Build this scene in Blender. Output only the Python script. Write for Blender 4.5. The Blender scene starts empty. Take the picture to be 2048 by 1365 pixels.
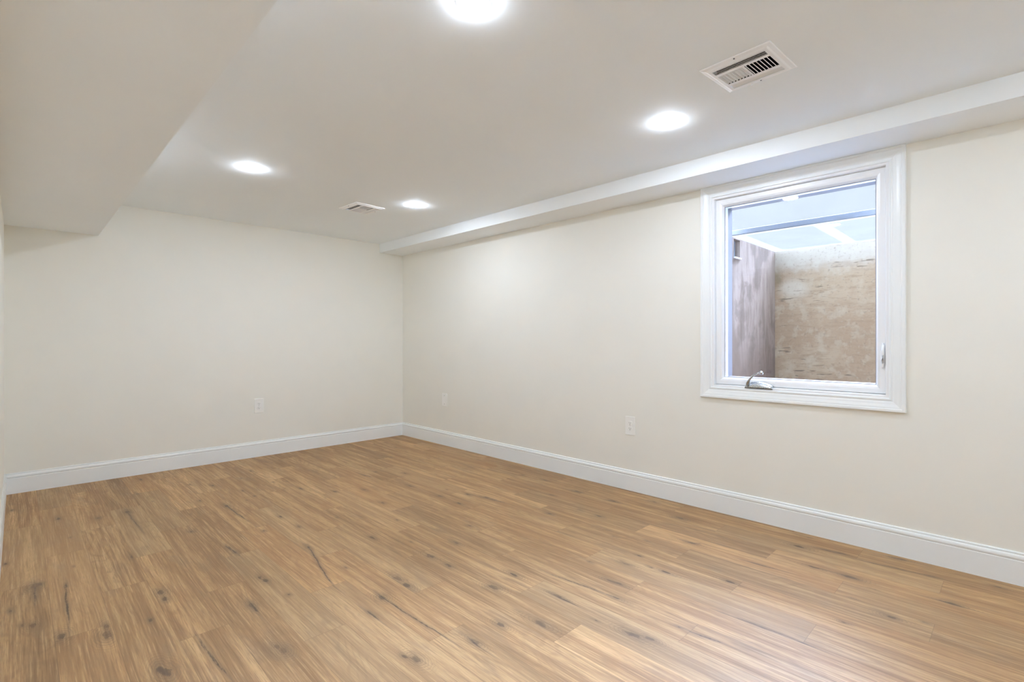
import bpy, bmesh, math, random
import numpy as np
from mathutils import Vector, Matrix

sc = bpy.context.scene
COL = sc.collection

# ------------------------------------------------------------------ camera
cam_data = bpy.data.cameras.new('camera')
cam = bpy.data.objects.new('camera', cam_data)
COL.objects.link(cam)
cam.location = (0.0, 0.0, 1.05)
cam.rotation_euler = (math.pi / 2, 0.0, -math.radians(44.529))
cam_data.sensor_width = 36.0
cam_data.lens = 17.655
cam_data.clip_start = 0.01
sc.camera = cam

# ------------------------------------------------------------------ sky, hazy sun, exposure
world = bpy.data.worlds.new('sky')
sc.world = world
world.use_nodes = True
bg = world.node_tree.nodes['Background']
bg.inputs['Color'].default_value = (0.80, 0.89, 1.0, 1.0)
bg.inputs['Strength'].default_value = 1.10

sun_data = bpy.data.lights.new('hazy_sun', 'SUN')
sun_data.energy = 140.0
sun_data.angle = math.radians(80)
sun_data.color = (0.58, 0.71, 1.0)
sun = bpy.data.objects.new('hazy_sun', sun_data)
COL.objects.link(sun)
SUN_DIR = Vector((math.cos(math.radians(51)) * math.cos(math.radians(25)),
                  math.cos(math.radians(51)) * math.sin(math.radians(25)),
                  math.sin(math.radians(51))))
sun.rotation_euler = SUN_DIR.to_track_quat('Z', 'Y').to_euler()
sun.location = (6, 1, 6)

LAMP_STRENGTH = 630.0

sc.view_settings.view_transform = 'Standard'
sc.view_settings.look = 'None'
sc.view_settings.gamma = 1.0
sc.view_settings.use_curve_mapping = False
sc.view_settings.exposure = 0.0
sc.cycles.max_bounces = 32
sc.cycles.diffuse_bounces = 32
sc.cycles.glossy_bounces = 4
sc.cycles.transparent_max_bounces = 24
sc.cycles.sample_clamp_indirect = 20.0
sc.cycles.use_denoising = True
sc.cycles.use_adaptive_sampling = True
sc.cycles.adaptive_threshold = 0.1

# ------------------------------------------------------------------ measures (metres)
X0, X1 = -0.068, 3.070      # left wall, right (window) wall
Y0, Y1 = -1.90, 4.868       # wall behind the camera, back wall
ZC = 2.097                  # ceiling
LS_X, LS_Z = 0.430, 1.843   # left boxed soffit: edge, underside
RS_X, RS_Z = 2.782, 2.003   # right boxed soffit
WT = 0.16                   # thickness of the window wall
WY0, WY1, WZ0, WZ1 = 0.462, 1.350, 0.768, 1.937    # window opening in the right wall


# ------------------------------------------------------------------ helpers
def link(o, parent=None):
    COL.objects.link(o)
    if parent is not None:
        o.parent = parent
    return o


def obj(name, bm, mat, parent=None, smooth=False):
    bmesh.ops.recalc_face_normals(bm, faces=bm.faces)
    me = bpy.data.meshes.new(name)
    bm.to_mesh(me)
    bm.free()
    if mat is not None:
        me.materials.append(mat)
    if smooth:
        for p in me.polygons:
            p.use_smooth = True
    return link(bpy.data.objects.new(name, me), parent)


def empty(name, loc, label, cat, group=None, rotz=0.0):
    o = bpy.data.objects.new(name, None)
    o.empty_display_size = 0.05
    COL.objects.link(o)
    o.location = loc
    o.rotation_euler = (0, 0, rotz)
    o['label'] = label
    o['category'] = cat
    if group:
        o['group'] = group
    return o


def struct(o):
    o['kind'] = 'structure'
    return o


def box(bm, a, b, bevel=0.0, M=None):
    r = bmesh.ops.create_cube(bm, size=1.0)
    vs = r['verts']
    c = [(a[i] + b[i]) / 2 for i in range(3)]
    s = [abs(b[i] - a[i]) for i in range(3)]
    for v in vs:
        v.co = Vector((v.co.x * s[0], v.co.y * s[1], v.co.z * s[2]))
    if bevel > 0:
        es = list({e for v in vs for e in v.link_edges})
        rb = bmesh.ops.bevel(bm, geom=es, offset=bevel, segments=2, profile=0.5, affect='EDGES')
        vs = list({v for f in rb['faces'] for v in f.verts} | {v for v in vs if v.is_valid})
    T = Matrix.Translation(c) if M is None else M @ Matrix.Translation(c)
    for v in vs:
        v.co = T @ v.co
    return vs


def lathe(bm, prof, seg=48, close=True):
    """prof: list of (r, z); turned about Z."""
    rings = []
    for r, z in prof:
        if r < 1e-6:
            rings.append([bm.verts.new((0, 0, z))])
        else:
            rings.append([bm.verts.new((r * math.cos(2 * math.pi * k / seg), r * math.sin(2 * math.pi * k / seg), z))
                          for k in range(seg)])
    for a, b in zip(rings, rings[1:]):
        for k in range(seg):
            k2 = (k + 1) % seg
            if len(a) == 1 and len(b) == 1:
                continue
            if len(a) == 1:
                bm.faces.new((a[0], b[k], b[k2]))
            elif len(b) == 1:
                bm.faces.new((a[k], a[k2], b[0]))
            else:
                bm.faces.new((a[k], a[k2], b[k2], b[k]))


def frame_sweep(bm, y0, y1, z0, z1, prof, closed=True):
    """mitred rectangular frame in a plane x = const; prof: (inset, x) points."""
    loops = []
    for w, x in prof:
        loops.append([bm.verts.new((x, y0 + w, z0 + w)), bm.verts.new((x, y1 - w, z0 + w)),
                      bm.verts.new((x, y1 - w, z1 - w)), bm.verts.new((x, y0 + w, z1 - w))])
    n = len(loops)
    for i in range(n if closed else n - 1):
        a, b = loops[i], loops[(i + 1) % n]
        for k in range(4):
            k2 = (k + 1) % 4
            bm.faces.new((a[k], a[k2], b[k2], b[k]))


def extrude_profile(bm, prof, p0, p1, inward):
    """prof (d, z): d = distance from the wall; swept from p0 to p1 (xy)."""
    ra = [bm.verts.new((p0[0] + inward[0] * d, p0[1] + inward[1] * d, z)) for d, z in prof]
    rb = [bm.verts.new((p1[0] + inward[0] * d, p1[1] + inward[1] * d, z)) for d, z in prof]
    n = len(prof)
    for i in range(n):
        j = (i + 1) % n
        bm.faces.new((ra[i], ra[j], rb[j], rb[i]))
    bm.faces.new(ra)
    bm.faces.new(list(reversed(rb)))


def tube(bm, pts, radii, seg=12, flat=1.0, up=Vector((0, 0, 1))):
    rings = []
    for i, p in enumerate(pts):
        p = Vector(p)
        a = Vector(pts[max(i - 1, 0)])
        b = Vector(pts[min(i + 1, len(pts) - 1)])
        t = (b - a).normalized()
        s = t.cross(up)
        s = s.normalized() if s.length > 1e-4 else Vector((1, 0, 0))
        u = s.cross(t).normalized()
        r = radii[i]
        rings.append([bm.verts.new(p + s * r * math.cos(2 * math.pi * k / seg) + u * r * flat * math.sin(2 * math.pi * k / seg))
                      for k in range(seg)])
    for a, b in zip(rings, rings[1:]):
        for k in range(seg):
            bm.faces.new((a[k], a[(k + 1) % seg], b[(k + 1) % seg], b[k]))
    bm.faces.new(rings[0])
    bm.faces.new(list(reversed(rings[-1])))


# ------------------------------------------------------------------ materials
class NT:
    def __init__(self, name):
        self.m = bpy.data.materials.new(name)
        self.m.use_nodes = True
        self.t = self.m.node_tree
        self.t.nodes.clear()
        self.out = self.t.nodes.new('ShaderNodeOutputMaterial')

    def n(self, kind, **kw):
        nd = self.t.nodes.new('ShaderNode' + kind)
        for k, v in kw.items():
            setattr(nd, k, v)
        return nd

    def put(self, sock, v):
        if isinstance(v, bpy.types.NodeSocket):
            self.t.links.new(v, sock)
        elif v is not None:
            if hasattr(sock.default_value, '__len__'):
                if isinstance(v, (int, float)):
                    v = (v,) * len(sock.default_value)
                v = tuple(v)
                if len(v) == 3 and len(sock.default_value) == 4:
                    v = v + (1.0,)
            sock.default_value = v

    def math(self, op, a, b=None, c=None, clamp=False):
        nd = self.n('Math', operation=op, use_clamp=clamp)
        self.put(nd.inputs[0], a)
        if b is not None:
            self.put(nd.inputs[1], b)
        if c is not None:
            self.put(nd.inputs[2], c)
        return nd.outputs[0]

    def mix(self, f, a, b, mode='MIX'):
        nd = self.n('Mix', data_type='RGBA', blend_type=mode)
        self.put(nd.inputs[0], f)
        self.put(nd.inputs[6], a)
        self.put(nd.inputs[7], b)
        return nd.outputs[2]

    def ramp(self, v, lo, hi, to0=0.0, to1=1.0, smooth=True):
        nd = self.n('MapRange', interpolation_type='SMOOTHSTEP' if smooth else 'LINEAR')
        self.put(nd.inputs['Value'], v)
        nd.inputs['From Min'].default_value = lo
        nd.inputs['From Max'].default_value = hi
        nd.inputs['To Min'].default_value = to0
        nd.inputs['To Max'].default_value = to1
        return nd.outputs[0]

    def xyz(self, x, y, z):
        nd = self.n('CombineXYZ')
        self.put(nd.inputs[0], x)
        self.put(nd.inputs[1], y)
        self.put(nd.inputs[2], z)
        return nd.outputs[0]

    def noise(self, vec, scale=5.0, detail=2.0, rough=0.5, dist=0.0):
        nd = self.n('TexNoise')
        self.put(nd.inputs['Vector'], vec)
        nd.inputs['Scale'].default_value = scale
        nd.inputs['Detail'].default_value = detail
        nd.inputs['Roughness'].default_value = rough
        nd.inputs['Distortion'].default_value = dist
        return nd.outputs['Fac']

    def bump(self, h, strength=0.2, dist=0.002):
        nd = self.n('Bump')
        nd.inputs['Strength'].default_value = strength
        nd.inputs['Distance'].default_value = dist
        self.put(nd.inputs['Height'], h)
        return nd.outputs[0]

    def principled(self, color, rough=0.5, normal=None, metallic=0.0, spec=0.5):
        nd = self.n('BsdfPrincipled')
        self.put(nd.inputs['Base Color'], color)
        self.put(nd.inputs['Roughness'], rough)
        nd.inputs['Metallic'].default_value = metallic
        nd.inputs['Specular IOR Level'].default_value = spec
        if normal is not None:
            self.put(nd.inputs['Normal'], normal)
        self.t.links.new(nd.outputs[0], self.out.inputs[0])
        return self.m

    def pos(self):
        return self.n('TexCoord').outputs['Object']


def painted(name, color, rough=0.6, tex=0.12, scale=240.0, spec=0.3):
    k = NT(name)
    p = k.pos()
    tone = k.ramp(k.noise(p, 3.0, 2.0), 0.3, 0.7, 0.985, 1.0)
    c = k.mix(1.0, color, k.xyz(tone, tone, tone), 'MULTIPLY')
    nrm = k.bump(k.noise(p, scale, 2.0), tex, 0.0006)
    return k.principled(c, rough, nrm, spec=spec)


M_WALL = painted('wall_paint', (0.888, 0.882, 0.822), 0.62)
M_CEIL = painted('ceiling_paint', (0.925, 0.970, 0.99), 0.75)
M_SOFF = painted('soffit_paint', (0.915, 0.95, 0.965), 0.70)
M_TRIM = painted('trim_enamel', (0.91, 0.945, 0.955), 0.32, 0.03, 60.0, 0.5)
M_VINYL = painted('white_vinyl', (0.93, 0.945, 0.96), 0.30, 0.0, 60.0, 0.5)
M_VINYL_DIM = painted('outer_vinyl_dimmed', (0.20, 0.195, 0.215), 0.5, 0.0)  # same vinyl outside, darkened in colour to offset the strong daylight on it
M_PLATE = painted('plate_plastic', (0.95, 0.95, 0.92), 0.30, 0.0, 60.0, 0.5)
M_VENT = painted('vent_enamel', (0.95, 0.96, 0.97), 0.35, 0.0, 60.0, 0.5)
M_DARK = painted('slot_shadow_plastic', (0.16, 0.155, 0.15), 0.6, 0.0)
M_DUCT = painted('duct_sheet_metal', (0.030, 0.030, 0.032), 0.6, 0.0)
M_GASKET = painted('grey_gasket', (0.30, 0.30, 0.33), 0.6, 0.0)


def metal(name, color, rough):
    k = NT(name)
    r = k.ramp(k.noise(k.pos(), 120.0, 3.0), 0.3, 0.7, rough * 0.8, rough * 1.25)
    return k.principled(color, r, None, 1.0)


M_NICKEL = metal('satin_nickel', (0.62, 0.64, 0.65), 0.28)
M_STEEL = painted('galvanised_steel', (0.17, 0.18, 0.20), 0.6, 0.3, 60.0)


def glass_mat():
    k = NT('window_glass')
    tr = k.n('BsdfTransparent')
    tr.inputs[0].default_value = (0.975, 0.985, 0.985, 1)
    gl = k.n('BsdfGlossy')
    gl.inputs['Roughness'].default_value = 0.0
    gl.inputs['Color'].default_value = (0.9, 0.95, 1.0, 1)
    fr = k.n('Fresnel')
    fr.inputs['IOR'].default_value = 1.45
    mx = k.n('MixShader')
    k.t.links.new(k.math('MULTIPLY', fr.outputs[0], 0.9), mx.inputs[0])
    k.t.links.new(tr.outputs[0], mx.inputs[1])
    k.t.links.new(gl.outputs[0], mx.inputs[2])
    k.t.links.new(mx.outputs[0], k.out.inputs[0])
    return k.m


M_GLASS = glass_mat()


def poly_mat(name, tint, haze):
    """clear-frosted polycarbonate: mostly lets the sky through, a little diffuse"""
    k = NT(name)
    n = k.ramp(k.noise(k.pos(), 3.0, 3.0, 0.5), 0.3, 0.7, 0.97, 1.0)
    tr = k.n('BsdfTransparent')
    k.put(tr.inputs[0], k.mix(1.0, tint, k.xyz(n, n, n), 'MULTIPLY'))
    df = k.n('BsdfTranslucent')
    df.inputs[0].default_value = (0.9, 0.93, 0.97, 1)
    mx = k.n('MixShader')
    mx.inputs[0].default_value = haze
    k.t.links.new(tr.outputs[0], mx.inputs[1])
    k.t.links.new(df.outputs[0], mx.inputs[2])
    k.t.links.new(mx.outputs[0], k.out.inputs[0])
    return k.m


M_POLY = poly_mat('frosted_panel', (0.95, 0.965, 0.985), 0.002)
M_POLY_UP = poly_mat('upper_frosted_panel', (0.97, 0.985, 1.0), 0.0)
M_RIB = poly_mat('milky_rib', (1.0, 1.0, 1.0), 0.01)


def emit(name, color, strength):
    k = NT(name)
    e = k.n('Emission')
    e.inputs[0].default_value = color + (1,)
    e.inputs[1].default_value = strength
    k.t.links.new(e.outputs[0], k.out.inputs[0])
    return k.m




def lamp_mat():
    """wide-beam LED diffuser: the luminance rises away from straight down (batwing photometry)"""
    k = NT('led_diffuser')
    g = k.n('NewGeometry')
    sp = k.n('SeparateXYZ')
    k.t.links.new(g.outputs['Incoming'], sp.inputs[0])
    c = k.math('MAXIMUM', k.math('MULTIPLY', sp.outputs[2], -1.0), 0.0)
    f = k.ramp(c, 0.0, 1.0, LAMP_STRENGTH, LAMP_STRENGTH * 0.30, False)
    e = k.n('Emission')
    e.inputs[0].default_value = (0.90, 1.0, 1.16, 1)
    k.put(e.inputs[1], f)
    k.t.links.new(e.outputs[0], k.out.inputs[0])
    return k.m


M_LAMP = lamp_mat()


# window well masonry: brown rendered back wall, grey streaked side wall
def well_back_mat():
    k = NT('brown_render')
    p = k.pos()
    sp = k.n('SeparateXYZ')
    k.t.links.new(p, sp.inputs[0])
    y, z = sp.outputs[1], sp.outputs[2]
    n1 = k.noise(p, 2.2, 5.0, 0.6)
    n2 = k.noise(p, 14.0, 5.0, 0.6)
    hs = k.noise(k.xyz(0.0, k.math('MULTIPLY', y, 5.0), k.math('MULTIPLY', z, 34.0)), 1.0, 5.0, 0.7)
    c = k.mix(k.ramp(n1, 0.42, 0.60), (0.284, 0.190, 0.114), (0.342, 0.250, 0.160))
    c = k.mix(k.ramp(hs, 0.48, 0.62, 0, 0.65), c, (0.245, 0.164, 0.097))
    c = k.mix(k.ramp(n2, 0.48, 0.66, 0, 0.55), c, (0.387, 0.311, 0.218))
    # grey-white band below the cover
    band = k.ramp(k.math('ADD', z, k.math('MULTIPLY', k.math('SUBTRACT', n2, 0.5), 0.16)), 1.50, 1.68)
    c = k.mix(k.math('MULTIPLY', band, 0.8), c, (0.399, 0.358, 0.291))
    # pale patch and dark spot near the corner
    def spot(cy, cz, ry, rz):
        a = k.math('DIVIDE', k.math('SUBTRACT', y, cy), ry)
        b = k.math('DIVIDE', k.math('SUBTRACT', z, cz), rz)
        d = k.math('SQRT', k.math('ADD', k.math('MULTIPLY', a, a), k.math('MULTIPLY', b, b)))
        return k.math('ADD', d, k.math('MULTIPLY', k.math('SUBTRACT', n2, 0.5), 0.7))
    c = k.mix(k.ramp(spot(1.22, 1.45, 0.13, 0.10), 0.3, 1.1, 0.75, 0.0), c, (0.424, 0.364, 0.280))
    c = k.mix(k.ramp(spot(1.335, 1.535, 0.05, 0.09), 0.2, 1.1, 0.8, 0.0), c, (0.155, 0.108, 0.058))
    # fine trowel cracks
    cr = k.noise(k.xyz(0.0, k.math('MULTIPLY', y, 9.0), k.math('MULTIPLY', z, 60.0)), 1.0, 2.0, 0.5)
    gate = k.ramp(k.noise(p, 4.5, 1.0), 0.52, 0.62)
    c = k.mix(k.math('MULTIPLY', k.math('MULTIPLY', k.ramp(cr, 0.60, 0.68), gate), 0.85), c, (0.103, 0.068, 0.040))
    c = k.mix(k.ramp(k.noise(p, 45.0, 3.0, 0.7), 0.55, 0.70, 0, 0.45), c, (0.135, 0.097, 0.065))
    c = k.mix(k.ramp(k.noise(p, 34.0, 3.0, 0.7), 0.60, 0.72, 0, 0.35), c, (0.354, 0.301, 0.232))
    specks = k.ramp(k.noise(p, 60.0, 1.0), 0.76, 0.80, 0, 0.7)
    c = k.mix(specks, c, (0.484, 0.407, 0.303))
    return k.principled(c, 0.9, k.bump(k.noise(p, 22.0, 4.0), 0.15, 0.003), spec=0.2)


def well_side_mat():
    k = NT('grey_render')
    p = k.pos()
    sp = k.n('SeparateXYZ')
    k.t.links.new(p, sp.inputs[0])
    x, z = sp.outputs[0], sp.outputs[2]
    v = k.noise(k.xyz(k.math('MULTIPLY', x, 9.0), 0.0, k.math('MULTIPLY', z, 1.6)), 1.0, 5.0, 0.65, 0.6)
    n = k.noise(p, 5.0, 4.0, 0.6)
    c = k.mix(k.ramp(v, 0.36, 0.58), (0.172, 0.124, 0.092), (0.284, 0.220, 0.178))
    c = k.mix(k.ramp(n, 0.48, 0.62, 0, 0.65), c, (0.128, 0.090, 0.066))
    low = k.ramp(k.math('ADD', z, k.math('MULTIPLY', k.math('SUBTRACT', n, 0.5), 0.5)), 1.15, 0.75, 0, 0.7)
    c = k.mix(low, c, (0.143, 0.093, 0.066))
    drip = k.noise(k.xyz(k.math('MULTIPLY', x, 40.0), 0.0, k.math('MULTIPLY', z, 4.0)), 1.0, 3.0, 0.6)
    c = k.mix(k.ramp(drip, 0.6, 0.75, 0, 0.5), c, (0.317, 0.247, 0.197))
    return k.principled(c, 0.9, k.bump(k.noise(p, 22.0, 4.0), 0.15, 0.003), spec=0.2)


M_WELLB = well_back_mat()
M_WELLS = well_side_mat()


def gravel_mat():
    k = NT('gravel')
    p = k.pos()
    v = k.n('TexVoronoi')
    k.put(v.inputs['Vector'], p)
    v.inputs['Scale'].default_value = 40.0
    c = k.mix(v.outputs['Distance'], (0.42, 0.39, 0.35), (0.16, 0.15, 0.14))
    return k.principled(c, 0.9, k.bump(v.outputs['Distance'], 0.8, 0.01))


M_GRAVEL = gravel_mat()
M_OLD = painted('old_brown_wood', (0.20, 0.15, 0.12), 0.8, 0.4, 60.0)
M_CONC = painted('outer_concrete', (0.45, 0.44, 0.42), 0.9, 0.6, 50.0)

# ------------------------------------------------------------------ oak plank floor material
PW, PL, PX = 0.155, 0.945, 0.092      # plank width, length, first seam


def floor_mat():
    k = NT('oak_plank')
    p = k.pos()
    sp = k.n('SeparateXYZ')
    k.t.links.new(p, sp.inputs[0])
    x, y = sp.outputs[0], sp.outputs[1]
    u = k.math('DIVIDE', k.math('SUBTRACT', x, PX), PW)
    row = k.math('FLOOR', u)
    fu = k.math('FRACT', u)
    m3 = k.math('FLOORED_MODULO', k.math('ADD', row, 1.0), 3.0)
    off = k.math('ADD', k.math('ADD', k.math('MULTIPLY', m3, 0.316), 0.165), k.math('MULTIPLY', row, 0.0045))
    t = k.math('DIVIDE', k.math('SUBTRACT', y, off), PL)
    idx = k.math('FLOOR', t)
    ft = k.math('FRACT', t)
    wn = k.n('TexWhiteNoise', noise_dimensions='3D')
    k.put(wn.inputs['Vector'], k.xyz(row, idx, 3.7))
    sr = k.n('SeparateColor')
    k.t.links.new(wn.outputs['Color'], sr.inputs[0])
    r1, r2, r3 = sr.outputs[0], sr.outputs[1], sr.outputs[2]
    # wavy grain coordinates
    warp = k.noise(k.xyz(k.math('ADD', k.math('MULTIPLY', x, 5.0), k.math('MULTIPLY', r1, 31.0)),
                         k.math('MULTIPLY', y, 1.3), k.math('MULTIPLY', r2, 9.0)), 1.0, 2.0, 0.5)
    xw = k.math('ADD', x, k.math('MULTIPLY', k.math('SUBTRACT', warp, 0.5), 0.024))
    ox = k.math('MULTIPLY', r1, 17.0)
    oy = k.math('MULTIPLY', r2, 23.0)

    def g(sx, sy, det=3.0, rough=0.55, dist=0.0, sh=0.0):
        return k.noise(k.xyz(k.math('ADD', k.math('MULTIPLY', xw, sx), ox),
                             k.math('ADD', k.math('MULTIPLY', y, sy), oy), k.math('ADD', k.math('MULTIPLY', r3, 7.0), sh)),
                       1.0, det, rough, dist)
    broad = g(11.0, 0.9, 2.0, 0.5, 0.4)
    band = g(32.0, 1.15, 3.0, 0.6, 0.3, 2.0)
    fib = g(190.0, 4.2, 3.0, 0.6, 0.0, 4.0)
    fine = g(520.0, 18.0, 1.0, 0.6, 0.0, 6.0)
    blot = g(13.0, 3.2, 3.0, 0.62, 0.5, 8.0)
    c = k.mix(k.ramp(broad, 0.30, 0.70), (0.381, 0.219, 0.094), (0.620, 0.393, 0.187))
    c = k.mix(k.ramp(band, 0.42, 0.68, 0.0, 0.68), c, (0.314, 0.176, 0.076))
    c = k.mix(k.ramp(band, 0.45, 0.28, 0.0, 0.52), c, (0.700, 0.464, 0.230))
    c = k.mix(k.ramp(blot, 0.52, 0.70, 0.0, 0.60), c, (0.334, 0.216, 0.116))
    # cathedral lines
    rings = k.math('SINE', k.math('MULTIPLY', g(4.5, 0.75, 2.0, 0.5, 0.2, 11.0), 150.0))
    rg = k.math('MULTIPLY', k.ramp(rings, 0.2, 1.0), k.ramp(g(8.0, 1.5, 1.0, 0.5, 0.0, 13.0), 0.42, 0.62, 0.0, 0.30))
    c = k.mix(rg, c, (0.286, 0.164, 0.073))
    c = k.mix(k.ramp(fib, 0.50, 0.68, 0.0, 0.60), c, (0.267, 0.151, 0.069))
    c = k.mix(k.ramp(fib, 0.47, 0.30, 0.0, 0.50), c, (0.748, 0.505, 0.260))
    c = k.mix(k.ramp(fine, 0.50, 0.70, 0.0, 0.50), c, (0.295, 0.176, 0.087))
    # tone of each plank
    br = k.ramp(r3, 0.0, 1.0, 0.88, 1.12, False)
    c = k.mix(1.0, c, k.xyz(br, br, br), 'MULTIPLY')
    grey = k.ramp(r2, 0.55, 1.0, 0.0, 0.30)
    c = k.mix(grey, c, (0.481, 0.341, 0.185))
    warm = k.ramp(r1, 0.70, 1.0, 0.0, 0.22)
    c = k.mix(warm, c, (0.587, 0.317, 0.134))
    # knots and cracks (distance fields stored on the mesh)
    kn = k.n('Attribute', attribute_name='knot').outputs['Fac']
    ck = k.n('Attribute', attribute_name='crack').outputs['Fac']
    jit = k.noise(k.xyz(k.math('MULTIPLY', x, 60.0), k.math("MULTIPLY", y, 24.0), 0.0), 1.0, 3.0, 0.65)
    jit2 = k.noise(k.xyz(k.math('MULTIPLY', x, 160.0), k.math('MULTIPLY', y, 40.0), 0.0), 1.0, 3.0, 0.6)
    var = k.noise(k.xyz(k.math('MULTIPLY', x, 9.0), k.math('MULTIPLY', y, 5.0), 4.0), 1.0, 1.0, 0.5)
    kd = k.math('ADD', kn, k.math('MULTIPLY', k.math('SUBTRACT', jit, 0.5), 2.6))
    kf = k.math('ADD', kn, k.math('MULTIPLY', k.math('SUBTRACT', jit2, 0.5), 2.2))
    halo = k.ramp(kd, 2.8, 0.7, 0.0, 0.42)
    c = k.mix(halo, c, (0.211, 0.139, 0.077))
    ringk = k.math('SINE', k.math('MULTIPLY', k.math('ADD', kn, k.math('MULTIPLY', jit, 0.9)), 13.0))
    rk = k.math('MULTIPLY', k.ramp(ringk, 0.0, 1.0), k.ramp(kn, 4.5, 1.4, 0.0, 0.30))
    c = k.mix(rk, c, (0.175, 0.113, 0.062))
    core = k.math('MULTIPLY', k.ramp(k.math('ADD', kd, k.math('MULTIPLY', kf, 0.5)), 1.6, 0.5, 0.0, 1.0), k.ramp(var, 0.30, 0.60, 0.50, 0.92))
    c = k.mix(core, c, (0.120, 0.068, 0.036))
    cd = k.math('ADD', ck, k.math('MULTIPLY', k.math('SUBTRACT', jit2, 0.5), 2.6))
    c = k.mix(k.ramp(cd, 7.0, 1.0, 0.0, 0.45), c, (0.206, 0.134, 0.077))
    c = k.mix(k.math('MULTIPLY', k.ramp(cd, 1.8, 0.3, 0.0, 0.92), k.ramp(var, 0.35, 0.55, 0.65, 1.0)), c, (0.082, 0.048, 0.028))
    # seams between planks
    eu = k.math('MULTIPLY', k.math('MINIMUM', fu, k.math('SUBTRACT', 1.0, fu)), PW)
    et = k.math('MULTIPLY', k.math('MINIMUM', ft, k.math('SUBTRACT', 1.0, ft)), PL)
    e = k.math('MINIMUM', eu, et)
    seam = k.ramp(e, 0.0003, 0.0013, 0.42, 0.0)
    c = k.mix(seam, c, (0.134, 0.077, 0.035))
    h = k.math('ADD', k.math('MULTIPLY', fib, 0.5), k.ramp(e, 0.0, 0.0016))
    h = k.math('SUBTRACT', h, k.math('MULTIPLY', core, 0.4))
    nrm = k.bump(h, 0.16, 0.0012)
    rgh = k.ramp(fib, 0.3, 0.7, 0.50, 0.60)
    return k.principled(c, rgh, nrm, spec=0.6)


M_FLOOR = floor_mat()
KNOTS = [(0.169,3.990,'m'),(-0.027,4.392,'m'),(0.339,3.843,'m'),(0.478,3.852,'l'),(0.397,3.036,'m'),(-0.043,3.356,'s'),(0.049,2.965,'l'),(0.065,2.970,'m'),(0.149,2.877,'s'),(-0.021,2.758,'s'),(0.011,2.587,'s'),(0.040,2.558,'m'),(0.108,2.394,'l'),(0.232,2.354,'m'),(0.226,2.292,'l'),(0.354,2.297,'s'),(0.425,2.524,'l'),(0.427,2.450,'m'),(0.764,2.371,'m'),(0.772,2.330,'m'),(0.763,2.823,'m'),(0.769,2.745,'m'),(0.680,3.208,'s'),(0.633,1.794,'m'),(0.640,1.760,'l'),(0.324,1.928,'l'),(0.333,1.902,'l'),(1.055,2.550,'m'),(0.661,2.149,'m'),(0.945,3.550,'m'),(0.664,4.681,'m'),(1.008,4.122,'m'),(0.894,4.265,'s'),(1.141,3.642,'s'),(1.123,3.834,'s'),(1.433,3.598,'m'),(1.354,3.906,'s'),(1.117,3.110,'m'),(1.133,2.869,'m'),(0.851,3.785,'s'),(1.575,3.361,'m'),(1.337,4.370,'m'),(0.798,2.127,'s'),(0.970,2.941,'s'),(0.581,4.268,'s'),(1.081,2.200,'s'),(2.044,3.637,'s'),(2.187,3.438,'m'),(2.023,3.112,'m'),(1.742,3.254,'m'),(1.687,2.914,'m'),(2.034,2.764,'m'),(2.194,2.660,'m'),(2.240,2.519,'m'),(2.240,2.468,'m'),(2.032,2.551,'m'),(2.831,2.517,'m'),(2.593,2.251,'m'),(2.779,2.177,'m'),(2.784,1.884,'m'),(2.960,1.686,'m'),(2.482,1.776,'m'),(2.797,1.425,'l'),(2.304,2.013,'m'),(2.281,1.532,'s'),(2.494,1.204,'m'),(1.829,2.203,'s'),(1.624,2.066,'m'),(1.348,2.434,'m'),(1.432,2.023,'l'),(1.436,1.881,'m'),(1.587,1.600,'m'),(1.445,1.581,'l'),(1.583,1.341,'m'),(2.042,1.310,'m'),(2.090,1.208,'s'),(2.096,1.134,'m'),(1.848,1.264,'m'),(1.853,1.223,'m'),(1.196,1.934,'l'),(1.189,1.855,'l'),(1.061,1.839,'l'),(1.741,1.161,'m'),(0.967,1.773,'s'),(1.272,1.354,'m'),(1.384,1.255,'l'),(1.138,1.338,'m'),(0.916,1.440,'s'),(0.936,1.405,'l'),(1.566,0.977,'l'),(1.587,0.924,'m'),(2.164,1.316,'s'),(2.818,2.746,'s'),(2.872,3.850,'s'),(2.398,3.993,'s'),(2.211,0.892,'m'),(2.363,0.350,'m'),(2.840,0.801,'l'),(2.892,0.684,'m'),(2.899,0.627,'m'),(2.638,0.538,'l'),(2.629,0.677,'m'),(2.661,0.191,'m'),(2.411,0.254,'s'),(2.195,0.469,'s'),(2.903,0.283,'s'),(3.031,0.409,'m'),(2.980,0.071,'s'),]
CRACKS = [(0.478,3.852,0.489,3.396),(0.945,3.550,0.956,3.188),(1.056,2.564,0.963,2.072),(0.663,2.156,0.662,2.064),(0.452,2.056,0.470,1.711),(1.062,1.848,1.078,1.415),(1.710,1.474,1.743,1.163),(1.582,1.346,1.580,1.254),(0.967,1.786,0.966,1.694),(1.135,1.376,1.126,1.302),(1.733,0.839,1.745,0.727),(2.887,0.713,2.896,0.591),(2.874,0.538,2.903,0.283),(2.639,0.584,2.634,0.487),(3.020,0.474,3.013,0.387),(2.656,0.232,2.655,0.160),(1.931,3.675,1.936,3.497),(2.770,2.214,2.777,2.108),(2.220,2.566,2.253,2.319),(0.049,2.944,0.051,2.767),(0.760,2.840,0.771,2.700),(1.943,0.784,1.944,0.511),(2.767,1.925,2.787,1.808),(2.498,1.206,2.523,1.157),(2.480,0.912,2.486,0.793),(0.147,2.890,0.132,2.453),]

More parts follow.
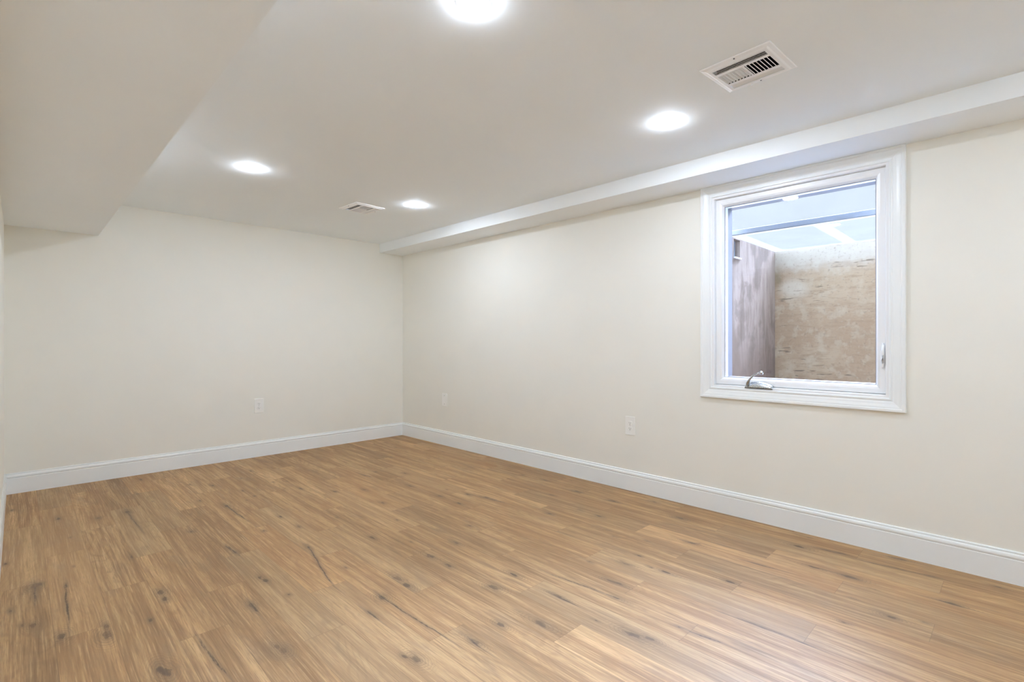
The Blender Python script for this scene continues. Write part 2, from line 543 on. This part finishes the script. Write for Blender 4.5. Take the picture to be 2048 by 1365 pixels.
# ------------------------------------------------------------------ floor
def build_floor():
    nx = int((X1 - X0) / 0.005)
    ny = int((Y1 - Y0) / 0.016)
    xs = np.linspace(X0, X1, nx + 1)
    ys = np.linspace(Y0, Y1, ny + 1)
    GX, GY = np.meshgrid(xs, ys)
    GX = GX.ravel()
    GY = GY.ravel()
    nv = GX.size
    co = np.zeros((nv, 3), np.float32)
    co[:, 0] = GX
    co[:, 1] = GY
    i, j = np.meshgrid(np.arange(nx), np.arange(ny))
    a = (j * (nx + 1) + i).ravel()
    quads = np.stack([a, a + 1, a + nx + 2, a + nx + 1], 1).astype(np.int32)
    me = bpy.data.meshes.new('floor')
    me.vertices.add(nv)
    me.vertices.foreach_set('co', co.ravel())
    me.loops.add(quads.size)
    me.loops.foreach_set('vertex_index', quads.ravel())
    me.polygons.add(len(quads))
    me.polygons.foreach_set('loop_start', np.arange(0, quads.size, 4, dtype=np.int32))
    me.update(calc_edges=True)
    rs = np.random.RandomState(5)
    size = {'s': (0.007, 0.016), 'm': (0.0105, 0.028), 'l': (0.017, 0.032)}
    items = list(KNOTS)
    # small pin knots everywhere and a few behind the camera
    for _ in range(70):
        items.append((rs.uniform(X0, X1), rs.uniform(Y0, Y1), 't'))
    for _ in range(34):
        items.append((rs.uniform(X0, X1), rs.uniform(Y0, -0.1), 'm' if rs.rand() < 0.6 else 'l'))
    size['t'] = (0.0045, 0.011)
    kn = np.full(nv, 6.0)
    for x, y, s in items:
        rx, ry = size[s]
        rx *= rs.uniform(0.8, 1.15)
        ry *= rs.uniform(0.8, 1.2)
        sel = (np.abs(GX - x) < rx * 6) & (np.abs(GY - y) < ry * 6)
        row = np.floor((x - PX) / PW)
        sel &= np.floor((GX - PX) / PW) == row
        d = np.sqrt(((GX[sel] - x) / rx) ** 2 + ((GY[sel] - y) / ry) ** 2)
        kn[sel] = np.minimum(kn[sel], d)
    ck = np.full(nv, 12.0)
    cr = list(CRACKS)
    for _ in range(12):
        x, y = rs.uniform(X0, X1), rs.uniform(Y0, -0.2)
        cr.append((x, y, x + rs.uniform(-.01, .01), y + rs.uniform(.1, .4)))
    for x0, y0, x1, y1 in cr:
        L = abs(y1 - y0) + 1e-6
        tt = np.clip((GY - y0) / (y1 - y0), 0, 1)
        ph = rs.uniform(0, 6)
        cx = x0 + (x1 - x0) * tt + 0.0022 * np.sin(GY * 14.0 + ph) + 0.0010 * np.sin(GY * 47.0 + ph * 2)
        w = 0.0024 * (0.35 + 0.9 * np.sin(np.pi * np.clip(tt * 0.85 + 0.12, 0, 1)))
        dy = np.maximum(0, np.maximum(min(y0, y1) - GY, GY - max(y0, y1)))
        d = np.sqrt(((GX - cx) / w) ** 2 + (dy / 0.02) ** 2)
        ck = np.minimum(ck, d)
    for nm, arr in (('knot', kn), ('crack', ck)):
        at = me.attributes.new(nm, 'FLOAT', 'POINT')
        at.data.foreach_set('value', arr.astype(np.float32))
    me.materials.append(M_FLOOR)
    return struct(link(bpy.data.objects.new('floor', me)))


build_floor()

# ------------------------------------------------------------------ vents (needed for ceiling holes)
VENTS = [((1.998, 0.739), math.radians(-3.4)), ((1.932, 3.648), math.radians(3.0))]


def plane_with_holes(bm, u0, u1, v0, v1, holes, P):
    """rectangle u,v with rectangular holes; P maps (u,v) to 3-D; one-sided sheet"""
    us = sorted({u0, u1} | {h[0] for h in holes} | {h[1] for h in holes})
    vs = sorted({v0, v1} | {h[2] for h in holes} | {h[3] for h in holes})
    vv = {}

    def V(a, b):
        if (a, b) not in vv:
            vv[(a, b)] = bm.verts.new(P(a, b))
        return vv[(a, b)]
    for a, b in zip(us, us[1:]):
        for c, d in zip(vs, vs[1:]):
            mu, mv = (a + b) / 2, (c + d) / 2
            if any(h[0] < mu < h[1] and h[2] < mv < h[3] for h in holes):
                continue
            bm.faces.new((V(a, c), V(b, c), V(b, d), V(a, d)))


def slab(bm, u0, u1, v0, v1, holes, P, thick):
    """same with thickness along vector `thick`"""
    plane_with_holes(bm, u0, u1, v0, v1, holes, P)
    r = bmesh.ops.extrude_face_region(bm, geom=list(bm.faces))
    vs = [g for g in r['geom'] if isinstance(g, bmesh.types.BMVert)]
    bmesh.ops.translate(bm, verts=vs, vec=thick)


bm = bmesh.new()
holes = [(c[0] - 0.098, c[0] + 0.098, c[1] - 0.106, c[1] + 0.106) for c, r in VENTS]
slab(bm, X0 - 0.12, X1 + WT, Y0 - 0.12, Y1 + 0.12, holes, lambda u, v: (u, v, ZC), Vector((0, 0, 0.014)))
struct(obj('ceiling', bm, M_CEIL))

# walls
bm = bmesh.new()
box(bm, (X0 - 0.12, Y1, -0.02), (X1 + WT, Y1 + 0.12, ZC))
struct(obj('wall_back', bm, M_WALL))
bm = bmesh.new()
box(bm, (X0 - 0.12, Y0 - 0.12, -0.02), (X1 + WT, Y0, ZC))
struct(obj('wall_front', bm, M_WALL))
bm = bmesh.new()
box(bm, (X0 - 0.12, Y0, -0.02), (X0, Y1, ZC))
struct(obj('wall_left', bm, M_WALL))
bm = bmesh.new()
slab(bm, Y0, Y1, -0.02, ZC, [(WY0 - 0.004, WY1 + 0.004, WZ0 - 0.004, WZ1 + 0.004)],
     lambda u, v: (X1, u, v), Vector((WT - 0.01, 0, 0)))
struct(obj('wall_right', bm, M_WALL))

# boxed soffits under the ceiling
bm = bmesh.new()
box(bm, (X0, Y0, LS_Z), (LS_X, Y1, ZC), 0.0)
struct(obj('trim_1', bm, M_SOFF))
bm = bmesh.new()
box(bm, (RS_X, Y0, RS_Z), (X1, Y1, ZC), 0.0)
struct(obj('trim_2', bm, M_SOFF))

# baseboards
BT = 0.012
BASE = [(0, 0), (BT, 0), (BT, 0.104), (BT - 0.0025, 0.1065), (BT - 0.0025, 0.109), (BT + 0.001, 0.112), (BT + 0.002, 0.118),
        (BT + 0.0005, 0.125), (BT - 0.003, 0.1295), (BT - 0.006, 0.131), (BT - 0.006, 0.134), (BT - 0.004, 0.1365),
        (BT - 0.006, 0.140), (0.0, 0.142)]
for nm, p0, p1, inw in (('baseboard_back', (X0, Y1), (X1, Y1), (0, -1)), ('baseboard_right', (X1, Y0), (X1, Y1 - BT), (-1, 0)),
                        ('baseboard_left', (X0, Y0), (X0, Y1 - BT), (1, 0)),
                        ('baseboard_front', (X0 + BT, Y0), (X1 - BT, Y0), (0, 1))):
    bm = bmesh.new()
    extrude_profile(bm, BASE, p0, p1, inw)
    struct(obj(nm, bm, M_TRIM))

# ------------------------------------------------------------------ window
win = bpy.data.objects.new('window_1', None)
COL.objects.link(win)
win.location = (0, 0, 0)
struct(win)
win['label'] = 'white casement window in the right wall looking into a brown window well'
CW = 0.067
bm = bmesh.new()
frame_sweep(bm, WY0 - CW, WY1 + CW, WZ0 - CW, WZ1 + CW - 0.001,
            [(0, X1), (0, X1 - 0.018), (0.003, X1 - 0.021), (0.013, X1 - 0.021), (0.017, X1 - 0.0175), (0.021, X1 - 0.0175),
             (0.026, X1 - 0.0165), (0.036, X1 - 0.0135), (0.046, X1 - 0.0115), (0.050, X1 - 0.0095), (0.054, X1 - 0.0095),
             (0.058, X1 - 0.012), (0.064, X1 - 0.012), (CW, X1 - 0.0095), (CW, X1)])
obj('window_casing', bm, M_TRIM, win)
# vinyl main frame (jamb) running through the wall
bm = bmesh.new()
frame_sweep(bm, WY0, WY1, WZ0, WZ1,
            [(0, X1 - 0.004), (0.012, X1 - 0.004), (0.014, X1 - 0.001), (0.014, X1 + 0.026), (0.020, X1 + 0.028), (0.020, X1 + 0.058),
             (0.056, X1 + 0.062), (0.060, X1 + 0.066), (0.060, X1 + 0.090), (0.0, X1 + 0.090)])
obj('window_frame', bm, M_VINYL, win)
bm = bmesh.new()
frame_sweep(bm, WY0, WY1, WZ0, WZ1, [(0.0, X1 + 0.0905), (0.060, X1 + 0.0905), (0.060, X1 + WT - 0.004), (0.0, X1 + WT - 0.004)])
obj('outer_frame', bm, M_VINYL_DIM, win)
# sash
bm = bmesh.new()
frame_sweep(bm, WY0, WY1, WZ0, WZ1,
            [(0.0165, X1 + 0.022), (0.0185, X1 + 0.019), (0.040, X1 + 0.019), (0.050, X1 + 0.022), (0.053, X1 + 0.026), (0.055, X1 + 0.032),
             (0.060, X1 + 0.042), (0.060, X1 + 0.057), (0.0205, X1 + 0.057), (0.0205, X1 + 0.026), (0.0165, X1 + 0.025)])
obj('sash', bm, M_VINYL, win)
bm = bmesh.new()
frame_sweep(bm, WY0, WY1, WZ0, WZ1, [(0.0595, X1 + 0.0425), (0.0630, X1 + 0.0425), (0.0630, X1 + 0.0455), (0.0595, X1 + 0.0455)])
obj('glazing_gasket', bm, M_GASKET, win)
bm = bmesh.new()
box(bm, (X1 + 0.046, WY0 + 0.060, WZ0 + 0.060), (X1 + 0.050, WY1 - 0.060, WZ1 - 0.060))
obj('glass', bm, M_GLASS, win)

# crank operator on the bottom of the sash
cy, cz, cxx = 1.075, WZ0 + 0.012, X1 + 0.018
bm = bmesh.new()
prof = []
nseg = 18
ringA, ringB, ringC = [], [], []
for s in range(nseg + 1):
    tt = s / nseg
    yy = cy - 0.074 + 0.148 * tt
    h = 0.012 + 0.022 * math.sin(math.pi * min(1, tt * 1.0)) ** 0.8 * (0.75 + 0.25 * tt)
    ringA.append([bm.verts.new((cxx, yy, cz - 0.004)), bm.verts.new((cxx - 0.028, yy, cz - 0.004)),
                  bm.verts.new((cxx - 0.030, yy, cz)), bm.verts.new((cxx - 0.022, yy, cz + h * 0.55)),
                  bm.verts.new((cxx - 0.010, yy, cz + h)), bm.verts.new((cxx, yy, cz + h))])
for a, b in zip(ringA, ringA[1:]):
    for q in range(6):
        bm.faces.new((a[q], a[(q + 1) % 6], b[(q + 1) % 6], b[q]))
bm.faces.new(ringA[0])
bm.faces.new(list(reversed(ringA[-1])))
crank = obj('crank_operator', bm, M_NICKEL, win, True)
bm = bmesh.new()
tube(bm, [(cxx - 0.026, cy + 0.060, cz + 0.006), (cxx - 0.030, cy + 0.058, cz + 0.022), (cxx - 0.034, cy + 0.048, cz + 0.042),
          (cxx - 0.036, cy + 0.030, cz + 0.064), (cxx - 0.037, cy + 0.006, cz + 0.080), (cxx - 0.037, cy - 0.018, cz + 0.088)],
     [0.011, 0.0105, 0.0085, 0.007, 0.0065, 0.0065], 14, 0.7)
tube(bm, [(cxx - 0.037, cy - 0.010, cz + 0.088), (cxx - 0.037, cy - 0.020, cz + 0.088), (cxx - 0.038, cy - 0.030, cz + 0.083)],
     [0.008, 0.0095, 0.007], 14)
obj('crank_handle', bm, M_NICKEL, crank, True)
bm = bmesh.new()
box(bm, (cxx - 0.031, cy - 0.076, cz - 0.0075), (cxx, cy + 0.076, cz - 0.004), 0.001)
obj('operator_base', bm, M_DARK, crank)

# sash lock on the near jamb
lx, ly = X1 + 0.019, WY0 + 0.027
bm = bmesh.new()
pts = []
for s in range(13):
    tt = s / 12
    pts.append((lx - 0.004, ly, 0.915 + 0.125 * tt))
tube(bm, pts, [0.006 + 0.011 * math.sin(math.pi * (0.06 + 0.88 * s / 12)) ** 0.7 for s in range(13)], 16, 0.45, Vector((0, 1, 0)))
lock = obj('sash_lock', bm, M_VINYL, win, True)
bm = bmesh.new()
tube(bm, [(lx - 0.010, ly - 0.002, 1.030), (lx - 0.019, ly - 0.001, 1.010), (lx - 0.024, ly - 0.001, 0.985), (lx - 0.024, ly - 0.001, 0.955),
          (lx - 0.018, ly - 0.001, 0.940)], [0.006, 0.006, 0.0055, 0.005, 0.0045], 12, 1.0)
obj('lock_lever', bm, M_VINYL, lock, True)

# ------------------------------------------------------------------ window well outside
XW = 4.200                 # far face
WX = X1 + WT               # outer face of the house wall
YWL, YWR = 1.351, 0.30
ZT = 1.741                 # underside of the cover
ZB = 0.50
HX0, HX1, HZ0, HZ1 = 3.405, 3.510, 1.603, 1.735
bm = bmesh.new()
box(bm, (XW, YWR - 0.15, ZB - 0.1), (XW + 0.15, YWL + 0.15, ZT + 0.002))
w_ = obj('wall_well_back', bm, M_WELLB)
struct(w_)
bm = bmesh.new()
slab(bm, WX - 0.01, XW, ZB - 0.1, ZT + 0.002, [(HX0, HX1, HZ0, HZ1)], lambda u, v: (u, YWL, v), Vector((0, 0.15, 0)))
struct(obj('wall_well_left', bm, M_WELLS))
bm = bmesh.new()
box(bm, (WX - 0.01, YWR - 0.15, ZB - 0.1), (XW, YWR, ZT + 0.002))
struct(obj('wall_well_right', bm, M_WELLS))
bm = bmesh.new()
box(bm, (WX - 0.01, YWR, ZB - 0.1), (XW, YWL, ZB))
struct(obj('floor_well', bm, M_GRAVEL))
# pocket in the side wall with boards inside and a white ledge
pk = empty('wall_pocket', ((HX0 + HX1) / 2, YWL, HZ0), 'small square opening with old boards high in the grey window well side wall', 'wall opening')
o = (HX0 + HX1) / 2
bm = bmesh.new()
a, b, h = -(HX1 - HX0) / 2 + 0.001, (HX1 - HX0) / 2 - 0.001, HZ1 - HZ0
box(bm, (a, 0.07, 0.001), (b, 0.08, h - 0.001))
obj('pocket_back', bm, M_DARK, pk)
for q, (s0, s1, m_) in enumerate(((a + 0.002, a + 0.030, M_STEEL), (a + 0.036, a + 0.052, M_OLD), (b - 0.040, b - 0.008, M_STEEL))):
    bm = bmesh.new()
    box(bm, (s0, 0.028, 0.008), (s1, 0.066, h - 0.003), 0.002)
    obj('board', bm, m_, pk)
bm = bmesh.new()
box(bm, (a, -0.012, 0.001), (b, 0.05, 0.010), 0.002)
obj('ledge', bm, M_VINYL, pk)

# cover: frosted panel with milky ribs, steel edge bar, upper clear panel against the house
cov = empty('window_well_cover', (3.34, 0.85, ZT), 'frosted white cover with a grey steel bar closing the top of the window well', 'well cover')


def cbox(name, a, b, mat, bev=0.0):
    bm = bmesh.new()
    box(bm, tuple(a[i] - (3.34, 0.85, ZT)[i] for i in range(3)), tuple(b[i] - (3.34, 0.85, ZT)[i] for i in range(3)), bev)
    return obj(name, bm, mat, cov)


cbox('frosted_panel', (3.350, YWR - 0.05, ZT + 0.0045), (XW + 0.05, YWL + 0.05, ZT + 0.0085), M_POLY)
for (xa, xb_, ya, yb_) in ((3.350, 3.395, YWR, YWL), (XW - 0.045, XW + 0.02, YWR, YWL), (3.396, XW - 0.046, YWL - 0.075, YWL + 0.01),
                           (3.396, XW - 0.046, 0.81, 0.885), (3.396, XW - 0.046, YWR, YWR + 0.06)):
    cbox('milky_rib', (xa, ya, ZT + 0.001), (xb_, yb_, ZT + 0.004), M_RIB)
cbox('edge_bar', (3.325, YWR - 0.06, ZT - 0.001), (3.347, YWL + 0.06, ZT + 0.030), M_STEEL, 0.002)
bm = bmesh.new()
vs = [(3.330, ZT + 0.031), (3.334, ZT + 0.031), (WX + 0.004, 2.04), (WX + 0.001, 2.04)]
ra = [bm.verts.new((x - 3.34, YWR - 0.05 - 0.85, z - ZT)) for x, z in vs]
rb = [bm.verts.new((x - 3.34, YWL + 0.05 - 0.85, z - ZT)) for x, z in vs]
for q in range(4):
    bm.faces.new((ra[q], ra[(q + 1) % 4], rb[(q + 1) % 4], rb[q]))
bm.faces.new(ra)
bm.faces.new(list(reversed(rb)))
obj('upper_panel', bm, M_POLY_UP, cov)

# ------------------------------------------------------------------ recessed LED lights
def make_light():
    root = empty('recessed_light', (0, 0, ZC), '', 'ceiling light', 'recessed ceiling lights')
    bm = bmesh.new()
    lathe(bm, [(0.0482, -0.0005), (0.0482, -0.0022), (0.0490, -0.0030), (0.0505, -0.0028), (0.0522, -0.0015), (0.0528, -0.0002)])
    obj('trim_ring', bm, M_VENT, root, True)
    bm = bmesh.new()
    lathe(bm, [(0.0, -0.0085), (0.026, -0.0081), (0.038, -0.0068), (0.0445, -0.0050), (0.0475, -0.0034), (0.0478, -0.0008)])
    obj('light_diffuser', bm, M_LAMP, root, True)
    return root


def copy_tree(o, parent=None):
    c = o.copy()
    COL.objects.link(c)
    if parent is not None:
        c.parent = parent
    for ch in [q for q in bpy.data.objects if q.parent == o]:
        copy_tree(ch, c)
    return c


LIGHTS = [((1.005, 1.190), 'round lit ceiling light cut off by the top edge of the photo'),
          ((2.212, 1.190), 'round lit ceiling light beside the near square vent, close to the window'),
          ((1.004, 3.270), 'round lit ceiling light on the left, nearest the lower boxed soffit'),
          ((2.180, 3.275), 'small far round lit ceiling light beside the far vent'),
          ((1.005, -0.890), 'assumed round ceiling light, added unseen behind the camera on the soffit side'),  # unseen lamp, added on the grid so the near half of the room is lit
          ((2.212, -0.890), 'assumed round ceiling light, added unseen behind the camera on the window side')]  # second unseen lamp, also added to light the near half
L0 = make_light()
for i, ((x, y), lab) in enumerate(LIGHTS):
    o = L0 if i == 0 else copy_tree(L0)
    o.location = (x, y, ZC)
    o['label'] = lab

# ------------------------------------------------------------------ ceiling vents
def make_vent(lean=(0, 0.56, 0.83), lever=True):
    root = empty('ceiling_vent', (0, 0, ZC), '', 'air vent', 'square ceiling vents')
    zf = -0.0100
    bm = bmesh.new()
    # pressed outer flange: loops in z
    L = [(0.1260, 0.1300, -0.0002), (0.1260, 0.1300, -0.0022), (0.1235, 0.1275, -0.0040), (0.1120, 0.1160, -0.0062), (0.1060, 0.1100, -0.0098),
         (0.1030, 0.1070, zf)]
    loops = [[bm.verts.new((sx * a, sy * b, z)) for sx, sy in ((-1, -1), (1, -1), (1, 1), (-1, 1))] for a, b, z in L]
    for a, b in zip(loops, loops[1:]):
        for q in range(4):
            bm.faces.new((a[q], a[(q + 1) % 4], b[(q + 1) % 4], b[q]))
    # face plate with openings
    YO = 0.098
    ops = [(-0.092, -0.060, -YO, YO), (-0.044, 0.044, -YO, -0.004), (-0.044, 0.044, 0.004, YO), (0.060, 0.092, -YO, YO)]
    b2 = bmesh.new()
    slab(b2, -0.1030, 0.1030, -0.1070, 0.1070, ops, lambda u, v: (u, v, zf), Vector((0, 0, 0.0012)))
    me = bpy.data.meshes.new('tmp')
    b2.to_mesh(me)
    b2.free()
    bm.from_mesh(me)
    bpy.data.meshes.remove(me)
    obj('vent_frame', bm, M_VENT, root)

    def blade(bm, c, along, lean, length, width, th=0.0012):
        """thin plate: centre c, long axis `along`, width axis `lean`"""
        a = Vector(along).normalized()
        l = Vector(lean).normalized()
        n = a.cross(l).normalized()
        Mx = Matrix((a, l, n)).transposed().to_4x4()
        Mx.translation = Vector(c)
        box(bm, (-length / 2, -width / 2, -th / 2), (length / 2, width / 2, th / 2), 0.0, Mx)
    # slots on both long sides
    bm = bmesh.new()
    for q in range(4):
        blade(bm, (-0.0915 + 0.0103 * q, 0, zf + 0.0042), (0, 1, 0), (0.84, 0, 0.54), 2 * YO, 0.0080, 0.0013)
    obj('slat_bank', bm, M_VENT, root)
    bm = bmesh.new()
    for q in range(4):
        blade(bm, (0.0625 + 0.0095 * q, 0, zf + 0.0050), (0, 1, 0), (-0.86, 0, 0.50), 2 * YO, 0.0125)
    obj('slat_bank', bm, M_VENT, root)
    # two banks of cross louvres
    bm = bmesh.new()
    for q in range(8):
        blade(bm, (0, -YO + 0.0015 + 0.0130 * q, zf + 0.0050), (1, 0, 0), lean, 0.088, 0.0110, 0.0024)
    obj('louvre_bank', bm, M_VENT, root)
    bm = bmesh.new()
    for q in range(8):
        blade(bm, (0, 0.0085 + 0.0124 * q, zf + 0.0050), (1, 0, 0), (0, -0.60, 0.80), 0.088, 0.0125, 0.0022)
    obj('louvre_bank', bm, M_VENT, root)
    for sx in (-0.1165, 0.1165):
        bm = bmesh.new()
        lathe(bm, [(0, -0.0080), (0.0022, -0.0076), (0.0032, -0.0060), (0.0032, -0.0045)], 16)
        s = obj('screw', bm, M_STEEL, root, True)
        s.location = (sx, 0.0, 0)
    if lever:
        bm = bmesh.new()
        box(bm, (0.106, 0.028, -0.020), (0.1075, 0.034, -0.008), 0.0004)
        box(bm, (0.104, 0.0265, -0.022), (0.111, 0.0355, -0.0195), 0.0006)
        obj('damper_lever', bm, M_VENT, root)
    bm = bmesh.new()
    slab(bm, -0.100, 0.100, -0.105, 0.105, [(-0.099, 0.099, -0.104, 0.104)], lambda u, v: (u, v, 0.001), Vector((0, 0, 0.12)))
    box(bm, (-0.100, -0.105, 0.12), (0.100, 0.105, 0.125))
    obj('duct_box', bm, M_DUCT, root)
    return root


VL = ['large square white ceiling vent near the window with dark louvres', 'small far ceiling vent beside the far light over the corner of the room']
V0 = make_vent()
for i, ((x, y), r) in enumerate(VENTS):
    # the second register has its adjustable louvres laid flatter
    o = V0 if i == 0 else make_vent((0, 0.93, 0.37), False)
    o.location = (x, y, ZC)
    o.rotation_euler = (0, 0, r)
    o['label'] = VL[i]

# ------------------------------------------------------------------ wall plates; local: plate in XZ plane facing -Y
PWD, PHT = 0.079, 0.130


def plate_mesh(bm, holes=()):
    for a, b in (((-PWD / 2, -0.0055, -PHT / 2), (PWD / 2, 0.0, PHT / 2)),):
        box(bm, a, b, 0.0022)


def make_outlet():
    root = empty('wall_outlet', (0, 0, 0), '', 'power outlet', 'duplex wall outlets')
    bm = bmesh.new()
    plate_mesh(bm)
    obj('cover_plate', bm, M_PLATE, root)
    for s in (1, -1):
        bm = bmesh.new()
        # rounded receptacle face, flattened top and bottom
        n = 28
        f, g = [], []
        for q in range(n):
            an = 2 * math.pi * q / n
            x_, z_ = 0.0172 * math.cos(an), max(-0.0135, min(0.0135, 0.0172 * math.sin(an)))
            f.append(bm.verts.new((x_, -0.0050, z_ + s * 0.0195)))
            g.append(bm.verts.new((x_ * 0.95, -0.0075, z_ * 0.95 + s * 0.0195)))
        for q in range(n):
            bm.faces.new((f[q], f[(q + 1) % n], g[(q + 1) % n], g[q]))
        bm.faces.new(g)
        rc = obj('receptacle', bm, M_PLATE, root)
        bm = bmesh.new()
        box(bm, (-0.0075, -0.0079, s * 0.0195 - 0.001), (-0.0055, -0.0070, s * 0.0195 + 0.0065))
        box(bm, (0.0052, -0.0079, s * 0.0195 - 0.001), (0.0070, -0.0070, s * 0.0195 + 0.0055))
        Mx = Matrix.Translation((0, -0.0074, s * 0.0195 - 0.0075)) @ Matrix.Rotation(math.pi / 2, 4, 'X')
        r = bmesh.ops.create_cone(bm, cap_ends=True, segments=14, radius1=0.0026, radius2=0.0026, depth=0.0010, matrix=Mx)
        obj('socket_slots', bm, M_DARK, rc)
    bm = bmesh.new()
    Mx = Matrix.Translation((0, -0.0058, 0)) @ Matrix.Rotation(math.pi / 2, 4, 'X')
    bmesh.ops.create_cone(bm, cap_ends=True, segments=14, radius1=0.0034, radius2=0.0026, depth=0.0014, matrix=Mx)
    obj('screw', bm, M_NICKEL, root)
    return root


O0 = make_outlet()
O0.location = (1.560, Y1, 0.462)
O0['label'] = 'white duplex outlet low on the back wall'
o = copy_tree(O0)
o.location = (X1, 1.933, 0.454)
o.rotation_euler = (0, 0, -math.pi / 2)
o['label'] = 'white duplex outlet low on the right wall, nearest the window'

bp = empty('blank_wall_plate', (X1, 4.088, 0.457), 'blank white wall plate low on the right wall near the far corner', 'wall plate', None, -math.pi / 2)
bm = bmesh.new()
plate_mesh(bm)
obj('cover_plate', bm, M_PLATE, bp)
for s in (1, -1):
    bm = bmesh.new()
    Mx = Matrix.Translation((0, -0.0060, s * 0.0415)) @ Matrix.Rotation(math.pi / 2, 4, 'X')
    bmesh.ops.create_cone(bm, cap_ends=True, segments=14, radius1=0.0034, radius2=0.0026, depth=0.0016, matrix=Mx)
    obj('screw', bm, M_STEEL, bp)
